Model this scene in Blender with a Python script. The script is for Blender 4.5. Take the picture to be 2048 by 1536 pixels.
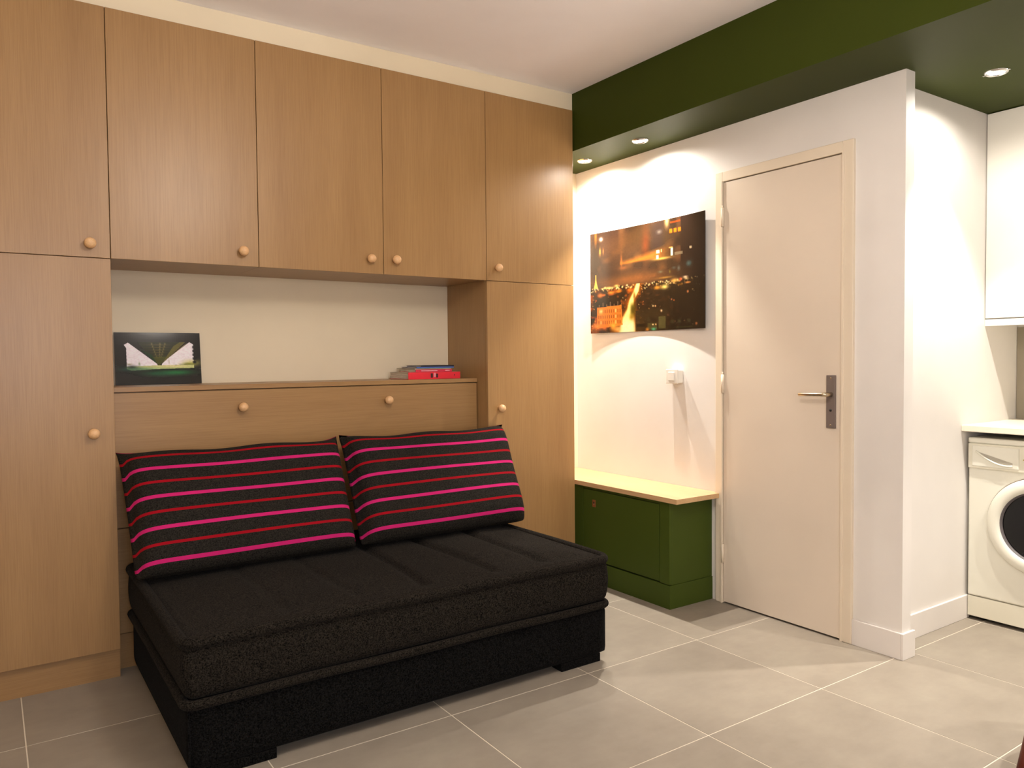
import bpy, bmesh, math, random
import numpy as np
from mathutils import Vector, Matrix

for o in list(bpy.data.objects):
    bpy.data.objects.remove(o)
random.seed(4)
rng = np.random.default_rng(7)
scene = bpy.context.scene
COL = scene.collection

# ------------------------------------------------------------------ camera
def look_camera():
    f, pitch, yaw, roll = 1542.06, -0.0336, -0.5984, -0.0091
    cp, sp = math.cos(pitch), math.sin(pitch)
    cy, sy = math.cos(yaw), math.sin(yaw)
    cr, sr = math.cos(roll), math.sin(roll)
    fw = Vector((-sy * cp, cy * cp, sp))
    r = Vector((cy, sy, 0))
    u = r.cross(fw)
    r2 = cr * r + sr * u
    u2 = -sr * r + cr * u
    cam = bpy.data.cameras.new('camera')
    cam.sensor_width = 36.0
    cam.sensor_fit = 'HORIZONTAL'
    cam.lens = f / 2048 * 36.0
    cam.clip_start = 0.02
    o = bpy.data.objects.new('camera', cam)
    m = Matrix.Identity(4)
    for i in range(3):
        m[i][0], m[i][1], m[i][2] = r2[i], u2[i], -fw[i]
    m[0][3], m[1][3], m[2][3] = 0.0, -3.2436, 1.2082
    o.matrix_world = m
    COL.objects.link(o)
    scene.camera = o
look_camera()

# ------------------------------------------------------------------ world, daylight, exposure
world = bpy.data.worlds.new('world')
scene.world = world
world.use_nodes = True
bg = world.node_tree.nodes['Background']
bg.inputs[0].default_value = (0.80, 0.88, 1.0, 1)
bg.inputs[1].default_value = 1.5

scene.view_settings.view_transform = 'Standard'
scene.view_settings.look = 'None'
scene.view_settings.gamma = 1.0
scene.view_settings.use_curve_mapping = False
scene.view_settings.exposure = 0.0

def area_light(name, loc, rot, sx, sy, power, color):
    l = bpy.data.lights.new(name, 'AREA')
    l.shape = 'RECTANGLE'
    l.size, l.size_y = sx, sy
    l.energy = power
    l.color = color
    o = bpy.data.objects.new(name, l)
    o.location = loc
    o.rotation_euler = rot
    COL.objects.link(o)
    return o
# daylight entering through the window in the wall behind the camera
WX0, WX1, WZ0, WZ1, WY = -0.32, 0.70, 0.85, 2.00, -4.60
area_light('window_daylight', ((WX0 + WX1) / 2, WY - 0.16, (WZ0 + WZ1) / 2), (math.radians(90), 0, 0),
           WX1 - WX0, WZ1 - WZ0, 64.0, (0.92, 0.92, 1.0))
PENDANT = 49.0        # opal globe of the pendant lamp
SPOT_BEAM, SPOT_SPILL, SPOT_COL = 112.0, 16.0, (1.0, 0.93, 0.84)

# ------------------------------------------------------------------ helpers
def srgb(r, g, b):
    def c(x):
        x /= 255.0
        return x / 12.92 if x <= 0.04045 else ((x + 0.055) / 1.055) ** 2.4
    return (c(r), c(g), c(b), 1.0)

def link(name, me, mat=None, parent=None, origin=None):
    """mesh given in world coordinates; stored relative to origin (or to the parent's place)"""
    o = bpy.data.objects.new(name, me)
    COL.objects.link(o)
    base = Vector((0, 0, 0))
    if parent is not None:
        o.parent = parent
        base = parent['_base'] if '_base' in parent else (0, 0, 0)
        base = Vector(base)
    elif origin is not None:
        base = Vector(origin)
        o.location = base
    if base.length > 0:
        me.transform(Matrix.Translation(-base))
    o['_base'] = tuple(base)
    if mat:
        me.materials.append(mat)
    return o

def empty(name, loc):
    o = bpy.data.objects.new(name, None)
    o.empty_display_size = 0.05
    o.location = loc
    COL.objects.link(o)
    o['_base'] = tuple(loc)
    return o

def tag(o, label=None, cat=None, group=None, kind=None):
    if label: o['label'] = label
    if cat: o['category'] = cat
    if group: o['group'] = group
    if kind: o['kind'] = kind
    return o

def shade(me, smooth=True):
    me.polygons.foreach_set('use_smooth', [smooth] * len(me.polygons))

def bm_box(bm, x0, x1, y0, y1, z0, z1):
    vs = [bm.verts.new(p) for p in ((x0, y0, z0), (x1, y0, z0), (x1, y1, z0), (x0, y1, z0),
                                    (x0, y0, z1), (x1, y0, z1), (x1, y1, z1), (x0, y1, z1))]
    for f in ((0, 3, 2, 1), (4, 5, 6, 7), (0, 1, 5, 4), (1, 2, 6, 5), (2, 3, 7, 6), (3, 0, 4, 7)):
        bm.faces.new([vs[i] for i in f])
    return vs

def bm_finish(bm, name, bevel=0.0, seg=2):
    if bevel > 0:
        bmesh.ops.bevel(bm, geom=list(bm.edges), offset=bevel, segments=seg, profile=0.5, affect='EDGES')
    bmesh.ops.recalc_face_normals(bm, faces=bm.faces)
    me = bpy.data.meshes.new(name)
    bm.to_mesh(me)
    bm.free()
    return me

def box(name, x0, x1, y0, y1, z0, z1, mat, parent=None, bevel=0.0, seg=2, origin=None):
    bm = bmesh.new()
    bm_box(bm, x0, x1, y0, y1, z0, z1)
    me = bm_finish(bm, name, bevel, seg)
    return link(name, me, mat, parent, origin)

def boxes(name, lst, mat, parent=None, bevel=0.0, origin=None):
    bm = bmesh.new()
    for b in lst:
        bm_box(bm, *b)
    return link(name, bm_finish(bm, name, bevel), mat, parent, origin)

def prism(name, pts, z0, z1, mat, parent=None, bevel=0.0):
    bm = bmesh.new()
    a = [bm.verts.new((x, y, z0)) for x, y in pts]
    b = [bm.verts.new((x, y, z1)) for x, y in pts]
    n = len(pts)
    bm.faces.new(a[::-1]); bm.faces.new(b)
    for i in range(n):
        bm.faces.new((a[i], a[(i + 1) % n], b[(i + 1) % n], b[i]))
    return link(name, bm_finish(bm, name, bevel), mat, parent)

def lathe_mesh(name, prof, center, axis, n=28, caps=True):
    """prof: list of (radius, height along axis)"""
    ax = Vector(axis).normalized()
    t = Vector((0, 0, 1)) if abs(ax.z) < 0.9 else Vector((1, 0, 0))
    e1 = ax.cross(t).normalized(); e2 = ax.cross(e1)
    c = Vector(center)
    bm = bmesh.new()
    rings = []
    for r, h in prof:
        rings.append([bm.verts.new(c + ax * h + (e1 * math.cos(2 * math.pi * k / n) + e2 * math.sin(2 * math.pi * k / n)) * max(r, 1e-4)) for k in range(n)])
    for a, b in zip(rings, rings[1:]):
        for k in range(n):
            bm.faces.new((a[k], a[(k + 1) % n], b[(k + 1) % n], b[k]))
    if caps:
        bm.faces.new(rings[0]); bm.faces.new(rings[-1])
    bmesh.ops.recalc_face_normals(bm, faces=bm.faces)
    me = bpy.data.meshes.new(name)
    bm.to_mesh(me); bm.free()
    shade(me)
    return me

def tube_mesh(name, pts, r, n=12, closed=False, radii=None):
    P = [Vector(p) for p in pts]
    m = len(P)
    bm = bmesh.new()
    rings = []
    up = Vector((0, 0, 1))
    for i in range(m):
        if closed:
            d = P[(i + 1) % m] - P[i - 1]
        else:
            d = P[min(i + 1, m - 1)] - P[max(i - 1, 0)]
        d.normalize()
        a = d.cross(up)
        if a.length < 1e-3:
            a = d.cross(Vector((1, 0, 0)))
        a.normalize(); b = d.cross(a)
        rr = radii[i] if radii else r
        rings.append([bm.verts.new(P[i] + (a * math.cos(2 * math.pi * k / n) + b * math.sin(2 * math.pi * k / n)) * rr) for k in range(n)])
    for i in range(m if closed else m - 1):
        A, B = rings[i], rings[(i + 1) % m]
        for k in range(n):
            bm.faces.new((A[k], A[(k + 1) % n], B[(k + 1) % n], B[k]))
    if not closed:
        bm.faces.new(rings[0]); bm.faces.new(rings[-1])
    bmesh.ops.recalc_face_normals(bm, faces=bm.faces)
    me = bpy.data.meshes.new(name)
    bm.to_mesh(me); bm.free()
    shade(me)
    return me

def rounded_box_mesh(name, x0, x1, y0, y1, z0, z1, r, nx, ny, nz, fn=None):
    """box with a grid on each side, edges rounded by r, each vertex then moved by fn"""
    verts = {}
    V, F = [], []
    def vid(i, j, k):
        key = (i, j, k)
        if key not in verts:
            p = [x0 + (x1 - x0) * i / nx, y0 + (y1 - y0) * j / ny, z0 + (z1 - z0) * k / nz]
            q = [min(max(p[0], x0 + r), x1 - r), min(max(p[1], y0 + r), y1 - r), min(max(p[2], z0 + r), z1 - r)]
            d = Vector(p) - Vector(q)
            if d.length > 1e-9:
                p = Vector(q) + d.normalized() * min(r, max(abs(d.x), abs(d.y), abs(d.z)))
            p = Vector(p)
            if fn: p = fn(p)
            verts[key] = len(V); V.append(tuple(p))
        return verts[key]
    def quad(a, b, c, d): F.append((vid(*a), vid(*b), vid(*c), vid(*d)))
    for i in range(nx):
        for j in range(ny):
            quad((i, j, nz), (i + 1, j, nz), (i + 1, j + 1, nz), (i, j + 1, nz))
            quad((i, j + 1, 0), (i + 1, j + 1, 0), (i + 1, j, 0), (i, j, 0))
    for i in range(nx):
        for k in range(nz):
            quad((i, 0, k), (i + 1, 0, k), (i + 1, 0, k + 1), (i, 0, k + 1))
            quad((i, ny, k + 1), (i + 1, ny, k + 1), (i + 1, ny, k), (i, ny, k))
    for j in range(ny):
        for k in range(nz):
            quad((0, j, k + 1), (0, j + 1, k + 1), (0, j + 1, k), (0, j, k))
            quad((nx, j, k), (nx, j + 1, k), (nx, j + 1, k + 1), (nx, j, k + 1))
    me = bpy.data.meshes.new(name)
    me.from_pydata(V, [], F)
    shade(me)
    return me

# ------------------------------------------------------------------ materials
class NT:
    def __init__(self, name):
        self.m = bpy.data.materials.new(name)
        self.m.use_nodes = True
        self.t = self.m.node_tree
        self.b = self.t.nodes['Principled BSDF']
    def n(self, typ, **kw):
        nd = self.t.nodes.new(typ)
        for k, v in kw.items():
            setattr(nd, k, v)
        return nd
    def l(self, a, b):
        self.t.links.new(a, b)
    def ramp(self, fac, stops):
        r = self.n('ShaderNodeValToRGB')
        while len(r.color_ramp.elements) < len(stops):
            r.color_ramp.elements.new(0.5)
        for e, (p, c) in zip(r.color_ramp.elements, stops):
            e.position = p; e.color = c
        self.l(fac, r.inputs[0])
        return r.outputs[0]
    def noise(self, scale, detail=3.0, rough=0.5, mapscale=None, offset_random=False):
        tc = self.n('ShaderNodeTexCoord')
        out = tc.outputs['Object']
        if offset_random:
            oi = self.n('ShaderNodeObjectInfo')
            mul = self.n('ShaderNodeMath', operation='MULTIPLY'); mul.inputs[1].default_value = 37.0
            self.l(oi.outputs['Random'], mul.inputs[0])
            va = self.n('ShaderNodeVectorMath', operation='ADD')
            self.l(out, va.inputs[0]); self.l(mul.outputs[0], va.inputs[1])
            out = va.outputs[0]
        if mapscale:
            mp = self.n('ShaderNodeMapping')
            mp.inputs['Scale'].default_value = mapscale
            self.l(out, mp.inputs[0]); out = mp.outputs[0]
        nz = self.n('ShaderNodeTexNoise')
        nz.inputs['Scale'].default_value = scale
        nz.inputs['Detail'].default_value = detail
        nz.inputs['Roughness'].default_value = rough
        self.l(out, nz.inputs['Vector'])
        return nz.outputs['Fac']
    def bump(self, h, strength, dist=0.002):
        b = self.n('ShaderNodeBump')
        b.inputs['Strength'].default_value = strength
        b.inputs['Distance'].default_value = dist
        self.l(h, b.inputs['Height']); self.l(b.outputs[0], self.b.inputs['Normal'])
    def set(self, color=None, rough=None, metal=None, spec=None):
        if color: self.b.inputs['Base Color'].default_value = color
        if rough is not None: self.b.inputs['Roughness'].default_value = rough
        if metal is not None: self.b.inputs['Metallic'].default_value = metal
        if spec is not None: self.b.inputs['Specular IOR Level'].default_value = spec
        return self
    def mixc(self, fac, a, b, blend='MIX'):
        mx = self.n('ShaderNodeMix', data_type='RGBA', blend_type=blend)
        if isinstance(fac, float): mx.inputs[0].default_value = fac
        else: self.l(fac, mx.inputs[0])
        for sock, v in ((mx.inputs[6], a), (mx.inputs[7], b)):
            if isinstance(v, tuple): sock.default_value = v
            else: self.l(v, sock)
        return mx.outputs[2]

def paint(name, col, rough=0.55, tex=0.05, tscale=180.0, spec=0.3, blotch=0.03):
    k = NT(name).set(rough=rough, spec=spec)
    f = k.noise(3.0, 3)
    lo = tuple(c * (1 - blotch) for c in col[:3]) + (1,)
    hi = tuple(min(1, c * (1 + blotch)) for c in col[:3]) + (1,)
    k.l(k.ramp(f, [(0.3, lo), (0.7, hi)]), k.b.inputs['Base Color'])
    g = k.noise(tscale, 2)
    k.bump(g, tex, 0.002)
    return k.m

def wood(name, axis, c_dark, c_mid, c_light, rough=0.36):
    k = NT(name).set(rough=rough, spec=0.5)
    fine = {'z': (1, 1, 0.022), 'x': (0.022, 1, 1), 'y': (1, 0.022, 1)}[axis]
    wide = {'z': (1, 1, 0.10), 'x': (0.10, 1, 1), 'y': (1, 0.10, 1)}[axis]
    f1 = k.noise(260.0, 3, 0.6, fine, True)
    f2 = k.noise(9.0, 3, 0.55, wide, True)
    a = k.ramp(f2, [(0.25, c_dark), (0.5, c_mid), (0.78, c_light)])
    dk = tuple(c * 0.70 for c in c_dark[:3]) + (1,)
    g = k.ramp(f1, [(0.34, (0.88, 0.86, 0.83, 1)), (0.60, (1, 1, 1, 1))])
    c = k.mixc(1.0, a, g, 'MULTIPLY')
    k.l(c, k.b.inputs['Base Color'])
    k.bump(f1, 0.05, 0.001)
    return k.m

OAK = (srgb(155, 118, 75), srgb(161, 124, 79), srgb(167, 130, 84))
M = {}
M['oak_v'] = wood('oak_veneer_vertical', 'z', *OAK)
M['oak_h'] = wood('oak_veneer_horizontal', 'x', *OAK)
M['oak_y'] = wood('oak_bench_top', 'y', srgb(205, 165, 120), srgb(212, 175, 130), srgb(220, 184, 140))
M['knob'] = wood('turned_beech', 'y', srgb(218, 172, 122), srgb(226, 181, 132), srgb(232, 190, 142), 0.35)
M['gap'] = NT('dark_gap').set(srgb(40, 26, 16), 0.9).m
M['wall'] = paint('white_wall_paint', srgb(233, 228, 222), 0.6)
M['cream'] = paint('cream_wall_paint', srgb(230, 216, 188), 0.6)
M['ceil'] = paint('ceiling_paint', srgb(250, 247, 250), 0.7)
M['green'] = paint('olive_green_paint', srgb(51, 60, 17), 0.55, 0.03, 250, 0.14)
M['green'].node_tree.nodes['Principled BSDF'].inputs['Specular Tint'].default_value = (1.0, 0.93, 0.42, 1)   # olive specular tint puts lens glare into the soffit colour
M['bench'] = paint('bench_green_paint', srgb(66, 80, 26), 0.5, 0.03, 250, 0.15)
M['doorp'] = paint('door_satin_paint', srgb(226, 212, 194), 0.42, 0.03, 60)
M['framep'] = paint('door_frame_paint', srgb(232, 218, 196), 0.45, 0.02)
M['skirt'] = paint('skirting_white', srgb(232, 226, 220), 0.45, 0.02)
M['plastic'] = NT('white_plastic').set(srgb(236, 232, 222), 0.3).m
M['enamel'] = NT('white_enamel').set(srgb(228, 226, 212), 0.28).m
M['enamel2'] = NT('cream_plastic_trim').set(srgb(224, 220, 202), 0.35).m
M['laminate'] = paint('white_laminate', srgb(236, 232, 222), 0.3, 0.01)
M['counter'] = paint('cream_counter_laminate', srgb(232, 226, 208), 0.35, 0.01)
M['splash'] = paint('grey_splashback', srgb(150, 140, 122), 0.4, 0.05, 90)
M['steel'] = NT('brushed_dark_steel').set(srgb(128, 116, 110), 0.42, 0.25).m
M['nickel'] = NT('satin_nickel').set(srgb(205, 190, 165), 0.25, 1.0).m
M['brass'] = NT('old_copper').set(srgb(170, 105, 65), 0.4, 0.6).m
M['chrome'] = NT('chrome').set(srgb(220, 220, 220), 0.15, 1.0).m
M['black'] = NT('black_edge').set(srgb(12, 12, 12), 0.4).m
M['redwood'] = wood('red_stained_wood', 'z', srgb(92, 34, 20), srgb(110, 42, 24), srgb(126, 52, 28), 0.35)

def emission(name, col, s):
    k = NT(name)
    k.b.inputs['Base Color'].default_value = (0, 0, 0, 1)
    k.b.inputs['Emission Color'].default_value = col
    k.b.inputs['Emission Strength'].default_value = s
    return k.m
M['bulb'] = emission('halogen_bulb', (1.0, 0.90, 0.74, 1), 40.0)

def tile_material():
    k = NT('grey_porcelain_tile').set(rough=0.42, spec=0.35)
    f = k.noise(2.6, 5, 0.6, (1, 1, 1), True)
    f2 = k.noise(11.0, 4, 0.6, (1, 2.2, 1), True)
    a = k.ramp(f, [(0.30, srgb(142, 132, 119)), (0.55, srgb(153, 143, 129)), (0.75, srgb(161, 152, 137))])
    b = k.ramp(f2, [(0.3, (0.93, 0.93, 0.93, 1)), (0.65, (1, 1, 1, 1))])
    k.l(k.mixc(1.0, a, b, 'MULTIPLY'), k.b.inputs['Base Color'])
    k.bump(k.noise(240, 2), 0.04, 0.001)
    return k.m
M['tile'] = tile_material()
M['grout'] = paint('pale_grout', srgb(222, 212, 194), 0.85, 0.1)

def fabric(name, c0, c1, scale=520.0):
    k = NT(name).set(rough=0.95, spec=0.0)
    f = k.noise(scale, 3, 0.7)
    k.l(k.ramp(f, [(0.35, c0), (0.68, c1)]), k.b.inputs['Base Color'])
    try:
        k.b.inputs['Sheen Weight'].default_value = 0.02
        k.b.inputs['Sheen Roughness'].default_value = 0.5
    except Exception: pass
    k.bump(f, 0.35, 0.0015)
    return k.m
M['charcoal'] = fabric('charcoal_wool_fabric', srgb(5, 5, 5), srgb(50, 45, 39), 230)
M['charcoal_shaded'] = fabric('charcoal_shaded_fabric', srgb(3, 3, 3), srgb(30, 29, 28), 230)  # darker copy of the sofa cloth, shade on the base put into its colour

def stripe_material():
    k = NT('striped_cushion_fabric').set(rough=0.9, spec=0.12)
    at = k.n('ShaderNodeAttribute', attribute_name='stripe')
    s = at.outputs['Fac']                      # stripe index, whole numbers at the stripe centres
    def math_(op, a, b=None):
        m = k.n('ShaderNodeMath', operation=op)
        for i, v in enumerate((a, b)):
            if v is None: continue
            if isinstance(v, (int, float)): m.inputs[i].default_value = v
            else: k.l(v, m.inputs[i])
        return m.outputs[0]
    rnd = math_('ROUND', s)
    dist = math_('ABSOLUTE', math_('SUBTRACT', s, rnd))
    odd = math_('MODULO', rnd, 2.0)
    width = math_('SUBTRACT', 0.115, math_('MULTIPLY', odd, 0.025))
    on = math_('LESS_THAN', dist, width)
    lim = math_('MULTIPLY', math_('LESS_THAN', rnd, 8.5), math_('GREATER_THAN', rnd, -0.5))
    on = math_('MULTIPLY', on, lim)
    f = k.noise(240, 3, 0.7)
    base = k.ramp(f, [(0.35, srgb(10, 9, 8)), (0.68, srgb(50, 46, 40))])
    pr = k.mixc(odd, srgb(192, 34, 106), srgb(144, 8, 24))
    k.l(k.mixc(on, base, pr), k.b.inputs['Base Color'])
    k.bump(f, 0.3, 0.0012)
    return k.m
M['stripe'] = stripe_material()

def print_material(name, rough):
    k = NT(name).set(rough=rough, spec=0.5)
    at = k.n('ShaderNodeVertexColor', layer_name='ink')
    k.l(at.outputs['Color'], k.b.inputs['Base Color'])
    return k.m

# ------------------------------------------------------------------ dimensions
X1, X2, X3, X4, X5 = 0.397, 0.947, 1.510, 2.065, 2.618     # door joints of the wardrobe
XL = -0.153
ZT, ZU, ZP = 2.525, 1.594, 0.115
YB = 0.40                # back wall
YD = 0.098               # recessed bed front
XB = 2.966               # wall with the door
XS, ZS, ZC = 2.627, 2.312, 2.616
YE, YR = -1.616, -1.515
XW = 4.175               # kitchen wall
RX0, RY0 = -0.90, -4.60

# ------------------------------------------------------------------ room shell
def struct(o): return tag(o, kind='structure')
T = 0.12
fl = struct(box('floor', RX0, XW, RY0, YB, -0.06, -0.0010, M['grout']))
tag(fl, 'grey stone-look floor tiles with pale thin joints', 'floor')
tx, ty, sx, sy = 1.873, -0.9958, 0.600, 0.595
def edges(a0, step, lo, hi):
    k0 = math.floor((lo - a0) / step)
    e = [a0 + step * k for k in range(k0, k0 + 60)]
    return [x for x in e if x < hi + step]
GX, GY = edges(tx, sx, RX0, XW), edges(ty, sy, RY0, YB)
tile_cache = {}
for a, b in zip(GX, GX[1:]):
    for c, d in zip(GY, GY[1:]):
        x0, x1, y0, y1 = max(a, RX0), min(b, XW), max(c, RY0), min(d, YB)
        if x1 - x0 < 0.02 or y1 - y0 < 0.02: continue
        g = 0.0019
        w, h = x1 - x0 - 2 * g, y1 - y0 - 2 * g
        key = (round(w, 4), round(h, 4))
        if key not in tile_cache:
            bm = bmesh.new(); bm_box(bm, 0, w, 0, h, -0.008, 0.0)
            me = bm_finish(bm, 'tile', 0.0006, 1); me.materials.append(M['tile'])
            tile_cache[key] = me
        o = bpy.data.objects.new('tile', tile_cache[key])
        o.location = (x0 + g, y0 + g, 0)
        o.parent = fl
        COL.objects.link(o)

struct(box('ceiling', RX0, XS + 0.02, RY0, YB, ZC, ZC + 0.1, M['ceil']))
struct(box('wall_back', RX0, XB + T, YB, YB + T, 0, ZC, M['cream']))
struct(box('trim_1', RX0, XS + 0.02, 0.0155, YB - 0.001, ZT + 0.002, ZC - 0.0005, M['cream']))
struct(box('wall_back_recess', RX0, XL - 0.002, 0.0155, YB - 0.001, 0, ZT, M['cream']))
struct(box('wall_left', RX0 - T, RX0, RY0, YB, 0, ZC, M['cream']))
# dropped ceiling over the entrance and the kitchen, painted olive green
sof = struct(box('ceiling_soffit', XS, XW, RY0, YB, ZS, ZC, M['green']))
# wall holding the door, with an opening for it
DY0, DY1 = -0.7005, -1.3765      # opening
DZ = 2.068
struct(boxes('wall_right', [(XB, XB + 0.064, DY0, YB, 0, ZS), (XB, XB + 0.064, YE, DY1, 0, ZS),
                            (XB, XB + 0.064, DY1, DY0, DZ, ZS)], M['wall']))
struct(box('wall_return', XB + 0.064, XW, YR, YR + 0.10, 0, ZS, M['wall']))
struct(box('wall_closet', XB + 0.6, XB + 0.66, YR + 0.1, YB, 0, ZS, M['wall']))
struct(box('wall_kitchen', XW, XW + T, RY0, YR + 0.1, 0, ZS, M['wall']))
struct(boxes('wall_front', [(RX0, WX0, RY0 - T, RY0, 0, ZC), (WX1, XW, RY0 - T, RY0, 0, ZC),
                            (WX0, WX1, RY0 - T, RY0, 0, WZ0), (WX0, WX1, RY0 - T, RY0, WZ1, ZC)], M['wall']))
# skirtings
bh = 0.106
struct(box('baseboard_right', XB - 0.011, XB, YE, -1.408, 0, bh, M['skirt'], bevel=0.002))
struct(box('baseboard_pillar', XB - 0.011, XB + 0.080, YE - 0.011, YE, 0, bh, M['skirt'], bevel=0.002))
struct(box('baseboard_return', XB + 0.066, 3.70, YR - 0.011, YR, 0, bh, M['skirt'], bevel=0.002))
struct(box('baseboard_left', RX0, RX0 + 0.011, RY0, 0.015, 0, bh, M['skirt'], bevel=0.002))
struct(box('baseboard_front', RX0, XW, RY0, RY0 + 0.011, 0, bh, M['skirt'], bevel=0.002))

# window in the wall behind the camera
wn = struct(empty('window_1', ((WX0 + WX1) / 2, RY0, WZ0)))
gl = NT('window_glass')
tr = gl.n('ShaderNodeBsdfTransparent'); gg = gl.n('ShaderNodeBsdfGlossy'); gg.inputs['Roughness'].default_value = 0.02
mx = gl.n('ShaderNodeMixShader'); mx.inputs[0].default_value = 0.06
gl.l(tr.outputs[0], mx.inputs[1]); gl.l(gg.outputs[0], mx.inputs[2])
gl.l(mx.outputs[0], gl.t.nodes['Material Output'].inputs[0])
wf = 0.06
boxes('window_frame', [(WX0, WX0 + wf, RY0 - 0.09, RY0 - 0.02, WZ0, WZ1), (WX1 - wf, WX1, RY0 - 0.09, RY0 - 0.02, WZ0, WZ1),
                       (WX0, WX1, RY0 - 0.09, RY0 - 0.02, WZ0, WZ0 + wf), (WX0, WX1, RY0 - 0.09, RY0 - 0.02, WZ1 - wf, WZ1),
                       ((WX0 + WX1) / 2 - 0.05, (WX0 + WX1) / 2 + 0.05, RY0 - 0.09, RY0 - 0.02, WZ0, WZ1)], M['skirt'], wn)
for s in (0, 1):
    a = WX0 + wf if s == 0 else (WX0 + WX1) / 2 + 0.05
    b = (WX0 + WX1) / 2 - 0.05 if s == 0 else WX1 - wf
    box('pane', a, b, RY0 - 0.058, RY0 - 0.052, WZ0 + wf, WZ1 - wf, gl.m, wn)
box('window_sill', WX0 - 0.04, WX1 + 0.04, RY0 - 0.02, RY0 + 0.06, WZ0 - 0.03, WZ0, M['skirt'], wn, 0.004)

# ------------------------------------------------------------------ door
d1 = struct(empty('door_1', (XB, -1.04, 0)))
tag(d1, 'cream flush door with dark steel handle plate', 'door')
FY0, FY1 = -0.684, -1.408         # outer edges of the frame
LY0, LY1 = -0.734, -1.352         # door leaf
FX = XB - 0.014
def frame_profile(name, y0, y1, z0, z1):
    return (FX, XB + 0.06, min(y0, y1), max(y0, y1), z0, z1)
box('door_frame', FX, XB + 0.066, -0.728, FY0, 0, 2.094, M['framep'], d1, 0.003)
box('door_frame', FX, XB + 0.066, FY1, -1.358, 0, 2.094, M['framep'], d1, 0.003)
box('door_frame', FX, XB + 0.066, -1.358, -0.728, 2.0465, 2.094, M['framep'], d1, 0.003)
box('frame_bead', FX - 0.005, FX + 0.001, -0.7285, -0.718, 0, 2.05, M['framep'], d1, 0.0015)
box('frame_bead', FX - 0.005, FX + 0.001, -1.368, -1.3575, 0, 2.05, M['framep'], d1, 0.0015)
box('door_stop', XB + 0.032, XB + 0.064, -1.358, -0.728, 0.0, 2.047, M['gap'], d1)
lf = box('door_leaf', XB - 0.010, XB + 0.030, LY1, LY0 + 0.002, 0.008, 2.0415, M['doorp'], d1, 0.0015)
for hz in (1.877, 1.075, 0.245):
    me = tube_mesh('hinge', [(XB - 0.016, -0.730, hz - 0.045), (XB - 0.016, -0.730, hz + 0.045)], 0.0075, 12)
    h = link('hinge', me, M['framep'], d1)
    me = tube_mesh('hinge_pin', [(XB - 0.016, -0.730, hz + 0.045), (XB - 0.016, -0.730, hz + 0.056)], 0.004, 10)
    link('hinge_pin', me, M['framep'], h)
# handle
XF = XB - 0.010
pl = box('handle_plate', XF - 0.008, XF, -1.333, -1.289, 0.899, 1.124, M['steel'], lf, 0.0025)
lv = link('lever', tube_mesh('lever', [(XF - 0.004, -1.312, 1.042), (XF - 0.034, -1.312, 1.042), (XF - 0.041, -1.311, 1.042), (XF - 0.046, -1.306, 1.042), (XF - 0.048, -1.298, 1.042),
                                       (XF - 0.048, -1.288, 1.042), (XF - 0.048, -1.24, 1.041), (XF - 0.048, -1.186, 1.040), (XF - 0.048, -1.182, 1.040)], 0.009, 14,
                              radii=[0.0105, 0.0100, 0.0095, 0.0090, 0.0085, 0.0080, 0.0075, 0.0070, 0.0045]), M['nickel'], lf)
link('keyhole', lathe_mesh('keyhole', [(0.006, 0), (0.006, 0.0006)], (XF - 0.008, -1.311, 0.975), (-1, 0, 0), 16), M['black'], lf)
for z in (0.912, 1.111):
    link('screw', lathe_mesh('screw', [(0.004, 0), (0.0035, 0.001), (0.001, 0.0014)], (XF - 0.008, -1.311, z), (-1, 0, 0), 12), M['nickel'], lf)

# ------------------------------------------------------------------ wardrobe wall
def knob(parent, x, y, z):
    s = 0.95
    prof = [(0.0095, 0.0), (0.009, 0.010), (0.0105, 0.013), (0.0165, 0.0165), (0.0200, 0.022), (0.0212, 0.028), (0.0200, 0.034), (0.0165, 0.040), (0.0105, 0.0445), (0.004, 0.0465), (0.0005, 0.047)]
    return link('knob', lathe_mesh('knob', [(r * s, h * s) for r, h in prof], (x, y, z), (0, -1, 0)), M['knob'], parent)

G = 0.0013   # half joint
DT = 0.019
def door_panel(root, x0, x1, z0, z1, kx, kz, name='door'):
    d = box(name, x0 + G, x1 - G, 0.0, DT, z0 + G, z1 - G, M['oak_v'], root, 0.0008, 1)
    knob(d, kx, 0.0, kz)
    return d
def carcass(root, x0, x1, z0, z1, y1=YB - 0.002):
    box('body', x0 + 0.0008, x1 - 0.0008, DT + 0.0015, y1, z0, z1, M['oak_v'], root)
    box('joint_shadow', x0 + 0.004, x1 - 0.004, DT - 0.004, DT + 0.002, z0 + 0.004, z1 - 0.004, M['gap'], root)

def tall_unit(x0, x1, k_up, k_low, label):
    r = empty('tall_wardrobe', ((x0 + x1) / 2, 0.2, 0))
    tag(r, label, 'wardrobe', 'oak wardrobe units along the wall')
    box('body', x0 + 0.0008, x1 - 0.0008, DT + 0.0015, YB - 0.002, ZP - 0.01, ZT, M['oak_v'], r)
    box('plinth', x0 + 0.0008, x1 - 0.0008, 0.027, 0.20, 0, ZP - 0.01, M['oak_h'], r)
    d = door_panel(r, x0, x1, ZU, ZT, *k_up); d['label'] = 'shorter upper oak door'
    d = door_panel(r, x0, x1, ZP - 0.002, ZU, *k_low); d['label'] = 'full-length lower oak door'
    return r
tall_unit(XL, X1, (0.328, 1.645), (0.324, 0.942), 'tall oak wardrobe beside the small dark photograph, two doors')
tall_unit(X4, X5, (2.123, 1.658), (2.133, 0.956), 'tall oak wardrobe next to the green bench and lit wall, two doors')
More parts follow.
